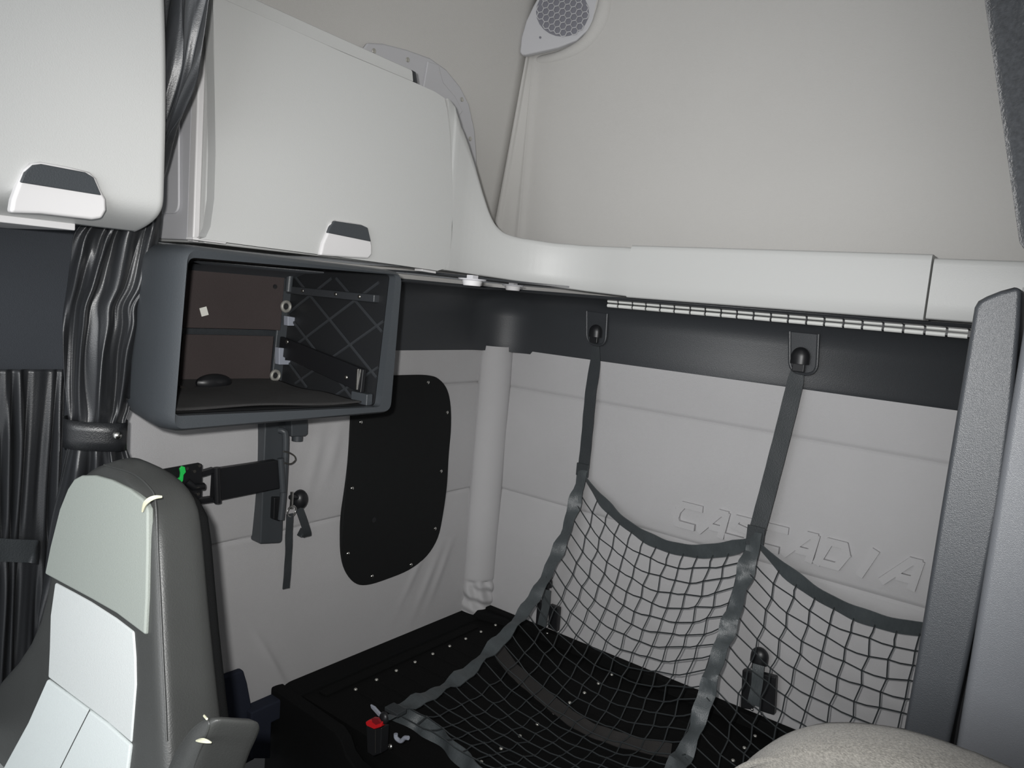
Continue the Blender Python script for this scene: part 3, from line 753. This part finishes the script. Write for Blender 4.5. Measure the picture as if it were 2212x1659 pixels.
def buckle(x0, y0, x1, y1, y, lab, sx0, sx1, cy0, cy1):
    c = B((x0 + x1) / 2, y1, y); t = thing('belt_buckle', lab, 'buckle', c)
    w = (x1 - x0)
    MB().prism([B(x0, y0, y), B(x0 + w * .34, y0 + 6, y), B(x0 + w * .30, y1 + 4, y), B(x0 - 4, y1, y)], (0, .022, 0)).build('receiver', blackp, t, bevel=.004)
    MB().prism([B(x0 + w * .55, y0 + 8, y), B(x1, y0 + 16, y), B(x1 - 4, y1 + 16, y), B(x0 + w * .5, y1 + 6, y)], (0, .022, 0)).build('receiver', blackp, t, bevel=.004)
    MB().ribbon(spline([B((sx0 + sx1) / 2 + 4, cy0, y - .006), B((sx0 + sx1) / 2, (cy0 + cy1) / 2, y - .010), B((sx0 + sx1) / 2 - 8, cy1, y - .012)], 20), NX, .034, .003, .0015).build('strap', web, t)
    for dx in (0, .030):
        MB().ball(B((sx0 + sx1) / 2 - 10, cy1 + 8, y - .01) + Vector((dx, 0, -.004)), .004, (1, 1, 1), 8).build('stud', chrome, t)
buckle(1160, 1298, 1206, 1350, .968, 'black belt buckle behind the left net band at the bunk head', 1168, 1188, 1274, 1352)
buckle(1603, 1447, 1676, 1530, .962, 'black belt buckle on the bunk edge behind the right netting', 1622, 1648, 1436, 1522)

# red release buckle at the bunk front
rbk = thing('release_buckle', 'black belt buckle with a red push button at the front corner of the bunk', 'buckle', B(806, 1632, .578))
MB().prism([B(791, 1568, .572), B(806, 1575, .572), B(824, 1572, .572), B(822, 1628, .572), B(806, 1634, .572), B(793, 1626, .572)], (0, .028, 0)).build('housing', blackp, rbk, bevel=.003)
MB().prism([B(789, 1560, .571), B(797, 1555, .571), B(825, 1560, .571), B(822, 1571, .571), B(808, 1576, .571), B(791, 1568, .571)], (0, .024, 0)).build('push_button', red, rbk, bevel=.0025, label='bright red push button')
MB().prism([B(803, 1552, .5685), B(816, 1553, .5685), B(822, 1562, .5685), B(812, 1566, .5685), B(804, 1560, .5685)], (0, .006, 0)).build('button_well', mat('dark_red', (.25, .01, .015), .5), rbk)
tg = MB().prism([B(799, 1522, .578), B(808, 1527, .578), B(824, 1545, .578), B(818, 1549, .578), B(801, 1530, .578)], (0, .006, 0)); tg.build('tongue', greyp, rbk, bevel=.002, label='pale grey metal tongue')
MB().ball(B(830, 1551, .577), .015, (1, .7, 1.1), 12).build('tongue_grip', blackp, rbk)
MB().prism([B(838, 1544, .578), B(855, 1549, .578), B(842, 1556, .578), B(838, 1554, .578)], (0, .005, 0)).build('strap_end', web, rbk)
MB().tube([B(811, 1576, .5715), B(811, 1626, .5715)], .0011, 6).build('housing_seam', dullm, rbk)
hk = thing('strap_hook', 'small grey metal hook on the bunk front right of the red buckle', 'hook', B(862, 1600, .585))
MB().tube(spline([B(855, 1585, .574), B(856, 1594, .574), B(866, 1601, .574), B(874, 1594, .574), B(882, 1594, .574)], 16), .0055, 8).build('hook', greyp, hk)
MB().ball(B(843, 1613, .576), .0075, (1, .6, 1), 10).build('bolt', chrome, hk)

# ------------------------------------------------------------------ tied-back curtain between cab and bunk
cu = thing('tied_curtain', 'black vinyl curtain gathered and tied back between the two overhead lockers', 'curtain', W(-.70, .318, FZ))
rows = [(-900, 330, 560), (-400, 332, 540), (-150, 336, 490), (-40, 338, 466), (0, 340, 457), (80, 344, 445), (150, 344, 430), (230, 340, 400), (300, 330, 372), (380, 300, 358), (440, 240, 350), (495, 168, 346), (560, 152, 335), (620, 144, 322), (660, 139, 300), (700, 137, 300), (760, 138, 288), (830, 140, 284), (890, 146, 278), (905, 148, 272), (935, 148, 270), (962, 146, 272), (1000, 138, 285), (1060, 125, 300), (1150, 105, 318), (1300, 90, 330), (1500, 70, 340), (1750, 60, 345)]
def curtain(u, v):
    py = -900 + v * 2650
    l, r = lerp_rows(rows, py)
    tie = groove(py - 933, 45)
    amp = .017 * (1 - .80 * tie) * (1 if py > 420 else .55)
    f = 3.6; sh = (py - 700) / 330.0; s1 = math.sin((u + .16 * sh) * f * 6.283 + 1.5 * math.sin(py / 105 + 4 * u) + .4); s2 = math.sin(u * 8 * 6.283 + py / 70 + 2 * math.sin(u * 9 + py / 150)); s3 = math.sin(u * 1.7 * 6.283 - py / 75 + 1)
    px = l + (r - l) * (u + .03 * math.sin(u * 6.283 * 3 + py / 70) * math.sin(math.pi * u))
    k = min(1, max(0, (py - 300) / 190.0)); n = Vector((.88 * k, -(1 - k) - .47 * k, 0)).normalized()
    k2 = min(1, max(0, (py - 1010) / 250.0)); p = PL(px, py, Vector((-.66 - .03 * k - .022 * k2, .322 - .006 * k + .030 * k2, 0)), n)
    q = p + n * ((amp * ((math.copysign(abs(s1) ** .8, s1)) * .6 + s2 * .12 + s3 * .34)) / 1.9 * S + .03 * k * math.sin(math.pi * u))
    return q
MB().grid(curtain, 150, 280).build('cloth', curtm, cu, angle=80, solid=.002)
tn = Vector((.88, -.47, 0)).normalized(); tw = Vector((.47, .88, 0)).normalized(); tc = PL(208, 933, (-.69, .316, 0), tn)
thw = (PL(272, 933, (-.69, .316, 0), tn) - PL(146, 933, (-.69, .316, 0), tn)).length / 2 + .004
def tie(u, v):
    a = u * 2 * math.pi
    return tc + tn * .012 + tw * (thw * math.copysign(abs(math.cos(a)) ** .8, math.cos(a))) + tn * (.038 * math.copysign(abs(math.sin(a)) ** .7, math.sin(a))) + Vector((0, 0, (v - .5) * .058 - .004 * math.cos(a)))
MB().grid(tie, 48, 3).build('tieback', vinyl, cu, angle=80, solid=.003)
MB().ball(tc + tw * (thw * .72) + tn * .044 + Vector((0, 0, .002)), .009, (1, 1, 1), 12).build('snap', chrome, cu, label='bright round snap stud')

# window curtain in the door, with its own tie
wc = thing('window_curtain', 'pleated black vinyl curtain at the far left edge, lower, by the passenger seat', 'curtain', L(60, 1500, .79))
def wcur(u, v):
    py = 798 + v * 900; px = -60 + u * (205 - 40 * v)
    tie_ = groove(py - 1190, 60)
    amp = .011 * (1 - .7 * tie_) * min(1, .35 + v * 4)
    d = amp * (.7 + .5 * math.sin(u * 11 + py / 300)) * (math.sin(u * 6.5 * 6.283 + 1.5 * math.sin(py / 130 + 7 * u) + 1.2 * math.sin(u * 14)) + .15 * math.sin(u * 13 * 6.283 + py / 70) + .4 * math.sin(u * 3 * 6.283 - py / 110))
    p = L(px, py, .792); return p + Vector((d, 0, 0))
MB().grid(wcur, 140, 110).build('cloth', curtm, wc, angle=80, solid=.002)
tp = [L(-60, 1182, .778), L(0, 1188, .778), L(60, 1190, .778), L(78, 1192, .779), L(84, 1195, .79)]
MB().ribbon(spline(tp, 20), NZ, .050, .004, .001).build('tieback', webd, wc, label='flat dark tie strap')

# ------------------------------------------------------------------ passenger seat
st = thing('passenger_seat', 'passenger seat of grey and black leather, worn seams, at the lower left', 'seat', W(-.63, .27, FZ))
sp0, sn = (-.56, .262, -.1526), Vector((0, 1, -.16)).normalized()
def SQ(px, py, off=0.0): return PL(px, py, Vector(sp0) - sn * off, sn)
LR = [((212, 1006), (268, 1030)), ((188, 1010), (300, 1058)), ((165, 1028), (322, 1093)), ((150, 1048), (334, 1135)), ((132, 1092), (338, 1190)), ((112, 1165), (341, 1290)), ((94, 1242), (345, 1395)), ((76, 1345), (353, 1560)), ((30, 1430), (360, 1740)), ((-50, 1520), (362, 1900)), ((-90, 1650), (362, 2100))]
front = [(SQ(*a), SQ(*b)) for a, b in LR]
for k in range(len(front)):     # keep each row level
    a, b = front[k]; z = (a.z + b.z) / 2; y = (a.y + b.y) / 2; front[k] = (Vector((a.x, y, z)), Vector((b.x, y, z)))
depth = [.058, .078, .088, .093, .096, .099, .102, .105, .112, .12, .13]
rings = []
for (a, b), d in zip(front, depth):
    w = b.x - a.x; q = [a, b, b + Vector((-.006, d, .012)), a + Vector((.02, d, .012))]
    rings.append(roundq(q, [min(.045, w * .3), min(.022, w * .3), min(.04, w * .3), min(.05, w * .3)], 7))
rings = [[v.lerp(sum(rings[0], Vector()) / len(rings[0]), .55) + Vector((0, .0, .012)) for v in rings[0]]] + rings
MB().loft(rings).build('backrest', seatd, st, angle=60, sub=1)
def panel(name, pts, m, off=.003, th=.012, lab=None, n=0, bev=.004):
    p = [SQ(x, y, off) for x, y in pts]
    if n: p = closed(p, n)
    nrm = Vector(sn); o = MB().prism(p, Vector((0, th, -.2 * th))).build(name, m, st, bevel=bev, seg=3, label=lab); return o
panel('head_panel', [(96, 1240), (108, 1180), (128, 1100), (146, 1055), (160, 1034), (176, 1026), (205, 1026), (240, 1036), (280, 1056), (308, 1078), (318, 1098), (318, 1180), (316, 1290), (312, 1372), (250, 1325), (196, 1294)], seatg, .0025, .012, 'greenish grey head panel')
panel('middle_panel', [(118, 1258), (160, 1280), (196, 1300), (250, 1335), (288, 1364), (292, 1420), (293, 1480), (283, 1606), (230, 1560), (190, 1530), (150, 1500), (103, 1464), (106, 1400), (108, 1330)], seatl, .001, .010, 'light grey middle panel')
panel('lower_panel', [(101, 1467), (150, 1503), (190, 1533), (230, 1563), (281, 1609), (272, 1680), (255, 1780), (120, 1780), (-20, 1720), (0, 1670), (60, 1560)], seatw, .002, .010, 'pale grey lower panel')
MB().tube([SQ(194, 1533, .0022), SQ(160, 1600, .0022), SQ(110, 1700, .0022)], .0009, 6).build('centre_seam', seatd, st)
# seams along the side, rear cushion edge, worn spots
sm = spline([SQ(225, 1004, .004), SQ(285, 1022, .004), SQ(322, 1052, .005), SQ(336, 1085, .005), SQ(341, 1190, .004), SQ(346, 1290, .004), SQ(351, 1400, .004), SQ(357, 1520, .004), SQ(360, 1600, .004)], 40)
MB().tube(sm, .0015, 6).build('piping', seatd, st)
rings2 = []
for (a, b), d in list(zip(front, depth))[1:]:
    q = [a + Vector((.05, d - .03, -.006)), b + Vector((-.012, d - .03, -.006)), b + Vector((-.010, d + .010, -.006)), a + Vector((.07, d + .010, -.006))]
    rings2.append(roundq(q, .014, 5))
rings2 = [[v.lerp(sum(rings2[0], Vector()) / len(rings2[0]), .4) + Vector((0, 0, .012)) for v in rings2[0]]] + rings2
MB().loft(rings2).build('back_cushion', blackc, st, angle=60)
MB().tube(spline([SQ(308, 1105, .008), SQ(313, 1090, .010), SQ(322, 1080, .010), SQ(335, 1074, .008), SQ(350, 1073, .004)], 16), [.0018 + .0022 * math.sin(math.pi * i / 16) for i in range(17)], 6).build('worn_seam', thread, st, label='pale foam showing at a split seam')
MB().cbox((-.77, .03, -.50), (-.50, .25, -.43)).build('cushion', seatl, st, bevel=.03, seg=4)
MB().cbox((-.75, .07, FZ), (-.56, .25, -.505)).build('pedestal', blackp, st, bevel=.01)
# folded arm rest
CA = front[7][1].x
def AR(px, py, dx=0):
    r = ray(px, py); k = ((CA + .02 + dx) / S - XL) / r.x; return W(*(r * k))
ar = [(404, 1577), (420, 1560), (436, 1549), (450, 1547), (458, 1556), (450, 1582), (434, 1620), (412, 1690), (380, 1800), (300, 1800), (340, 1700), (372, 1625)]
am0 = thing('arm_rest', 'black leather arm rest with split seams beside the passenger seat', 'arm rest', W(-.42, .24, FZ))
def slab(pts, y0, y1, m, nm, parent):
    base = closed([B(px, py, y0) for px, py in pts], 72); c = sum(base, Vector()) / 72; rg_ = []
    for t_, k in ((0, .80), (.03, .90), (.09, .97), (.18, 1.0), (.5, 1.0), (.78, 1.0), (.90, .96), (.97, .88), (1.0, .76)):
        rg_.append([c + (p - c) * k + Vector((.010, (y1 - y0) * S, -.030)) * t_ for p in base])
    return MB().loft(rg_).build(nm, m, parent, angle=70)
slab(ar, .2205, .2515, seatd, 'pad', am0)
MB().tube(spline([B(446, 1551, .2215), B(452, 1566, .2210), B(444, 1592, .2210), B(428, 1630, .2210), B(405, 1700, .2212)], 20), .0014, 6).build('piping', seatd, am0)
MB().tube(spline([B(424, 1600, .219), B(440, 1600, .2185), B(456, 1604, .219)], 10), [.001 + .0022 * math.sin(math.pi * i / 10) for i in range(11)], 6).build('worn_seam', thread, am0, label='pale foam showing at a split seam')
MB().tube([B(441, 1546, .222), B(447, 1553, .220)], .0015, 6).build('worn_seam', thread, am0)
MB().cbox((-.44, .225, FZ), (-.39, .25, -.36)).build('hinge_post', blackp, am0, bevel=.004)

# ------------------------------------------------------------------ cabinet, driver's seat back and curtain on the right
wd = thing('side_cabinet', 'tall textured grey plastic cabinet at the right edge', 'cabinet', W(0, .55, FZ))
YC = .52
def col(px, py): return B(px, py, YC)
xl, xr = col(2030, 1130).x, col(2172, 1000).x
zt = [(col(2104, 664)), (col(2112, 650)), (col(2130, 640)), (col(2160, 628)), (col(2190, 620)), (col(2204, 620)), (col(2208, 632))]
ol = zt + [col(2203, 700), col(2187, 880), col(2160, 1090), col(2110, 1340), col(2052, 1600)]
bot = W(0, 0, FZ + .001).z
lx = (col(2000, 1300).x + col(1975, 1450).x) / 2
ol += [Vector((ol[-1].x - .002, ol[0].y, bot)), Vector((lx, ol[0].y, bot)), col(1953, 1570), col(1978, 1430), col(2030, 1110), col(2078, 820)]
MB().prism(ol, (0, .11, 0)).build('edge_trim', cabm, wd, bevel=.014, seg=4)
xg = col(2204, 756).x
MB().cbox((xg / S - XL, YC - .004, FZ + .0005), (.125, YC + .045, .05)).build('side_panel', cabp, wd, bevel=.010, seg=4)
MB().cbox((xg / S - XL - .006, YC + .03, FZ + .0005), (.12, YC + .046, .03)).build('gap_strip', blackp, wd)

ds = thing('driver_seat', 'rounded grey heather cloth seat back top at the lower right', 'seat', W(0, .23, FZ))
sk = [(1560, 1715), (1600, 1659), (1640, 1622), (1690, 1594), (1740, 1580), (1790, 1577), (1850, 1580), (1930, 1592), (2020, 1617), (2090, 1643), (2140, 1662), (2250, 1715), (2330, 1800), (2360, 1960), (2330, 2100), (1500, 2100), (1515, 1850)]
yb = .40
o1 = [B(px, py, yb) for px, py in sk]
c1 = sum(o1, Vector()) / len(o1)
rg = []
for (d, sc_) in ((-.045, .80), (-.043, .86), (-.036, .93), (-.022, .975), (0, 1.0), (.022, .975), (.040, .92), (.05, .80)):
    rg.append([c1 + (p - c1) * sc_ + Vector((0, d, 0)) for p in closed(o1, 80)])
MB().loft(rg).build('headrest', heath, ds, angle=80)
MB().tube(spline([B(1560, 1690, yb - .0165), B(1600, 1660, yb - .0165), B(1637, 1646, yb - .0165), B(1680, 1641, yb - .0165), B(1740, 1644, yb - .0165), B(1820, 1652, yb - .0165), B(1920, 1670, yb - .0165)], 24), .004, 8).build('seam_roll', heath, ds)
MB().cbox((-.13, .375, -.50), (.11, .43, -.30)).build('backrest', heath, ds, bevel=.03, seg=4)
MB().cbox((-.11, .36, FZ), (.10, .44, -.51)).build('pedestal', blackp, ds, bevel=.01)

rc = thing('fleece_curtain', 'dark fleece curtain edge hanging at the upper right corner', 'curtain', W(0, .34, FZ))
def rcur(u, v):
    z = .60 - v * 1.29
    zz = [(.60, -.080), (.3662, -.1555 * .34), (.085, -.0823 * .34), (-.2, -.010), (-.8, .0)]
    x0 = -.0823 * .34 + ((z / .34) - .0849) * (-.1555 + .0823) / (.3662 - .0849) * .34
    if z < .03: x0 = min(.10, -.0228 + (.03 - z) * .5)
    x = x0 + u * (.11 - x0)
    y = .34 + .008 * math.sin(u * 22 + 1.2 * math.sin(z * 9)) * min(1, u * 8 + .1) + .004 * math.exp(-u * 60)
    return W(x, y, z)
MB().grid(rcur, 80, 80).build('cloth', fleece, rc, angle=80, solid=.006)

# ------------------------------------------------------------------ camera and light
cd = bpy.data.cameras.new('camera'); cam = bpy.data.objects.new('camera', cd); COL.objects.link(cam)
cd.sensor_width = 36.0; cd.lens = 36.0 * FPX / 2212.0; cd.clip_start = .02; cd.clip_end = 50
right = Vector((RX.x, RY.x, RZ.x)); up = -Vector((RX.y, RY.y, RZ.y)); back = -Vector((RX.z, RY.z, RZ.z))
right.normalize(); back = (back - right * back.dot(right)).normalized(); up = back.cross(right)
mw = Matrix.Identity(4)
for i in range(3): mw[i][0], mw[i][1], mw[i][2], mw[i][3] = right[i], up[i], back[i], EYE[i]
cam.matrix_world = mw; scn.camera = cam

# the camera's own flash, just beside its lens
fd_ = bpy.data.lights.new('camera_flash', 'SPOT'); fd_.spot_size = math.radians(96); fd_.spot_blend = 1.0; fd_.shadow_soft_size = .014; fd_.energy = 108; fd_.color = (1, .99, .975)
flo = bpy.data.objects.new('camera_flash', fd_); COL.objects.link(flo)
m2 = mw.copy(); pos = EYE + right * -.045 + up * .04 - back * .01
for i in range(3): m2[i][3] = pos[i]
flo.matrix_world = m2 @ Matrix.Rotation(math.radians(-1.0), 4, 'Y')
# unseen area lamp for cab window daylight, moved right to brighten the left wall
wdl = bpy.data.lights.new('cab_daylight_fill', 'AREA'); wdl.shape = 'RECTANGLE'; wdl.size = 2.0; wdl.size_y = .9; wdl.energy = 32; wdl.color = (.96, .98, 1.0)
wo = bpy.data.objects.new('cab_daylight_fill', wdl); COL.objects.link(wo)
wo.location = W(-.02, -.60, .10); wo.rotation_euler = (math.radians(88), 0, math.radians(36))
w = bpy.data.worlds.new('world'); w.use_nodes = True; scn.world = w
bg = w.node_tree.nodes['Background']; bg.inputs[0].default_value = (.93, .96, 1.0, 1); bg.inputs[1].default_value = .7
scn.view_settings.view_transform = 'Standard'; scn.view_settings.look = 'None'
scn.view_settings.exposure = 0.10; scn.view_settings.gamma = 1.0
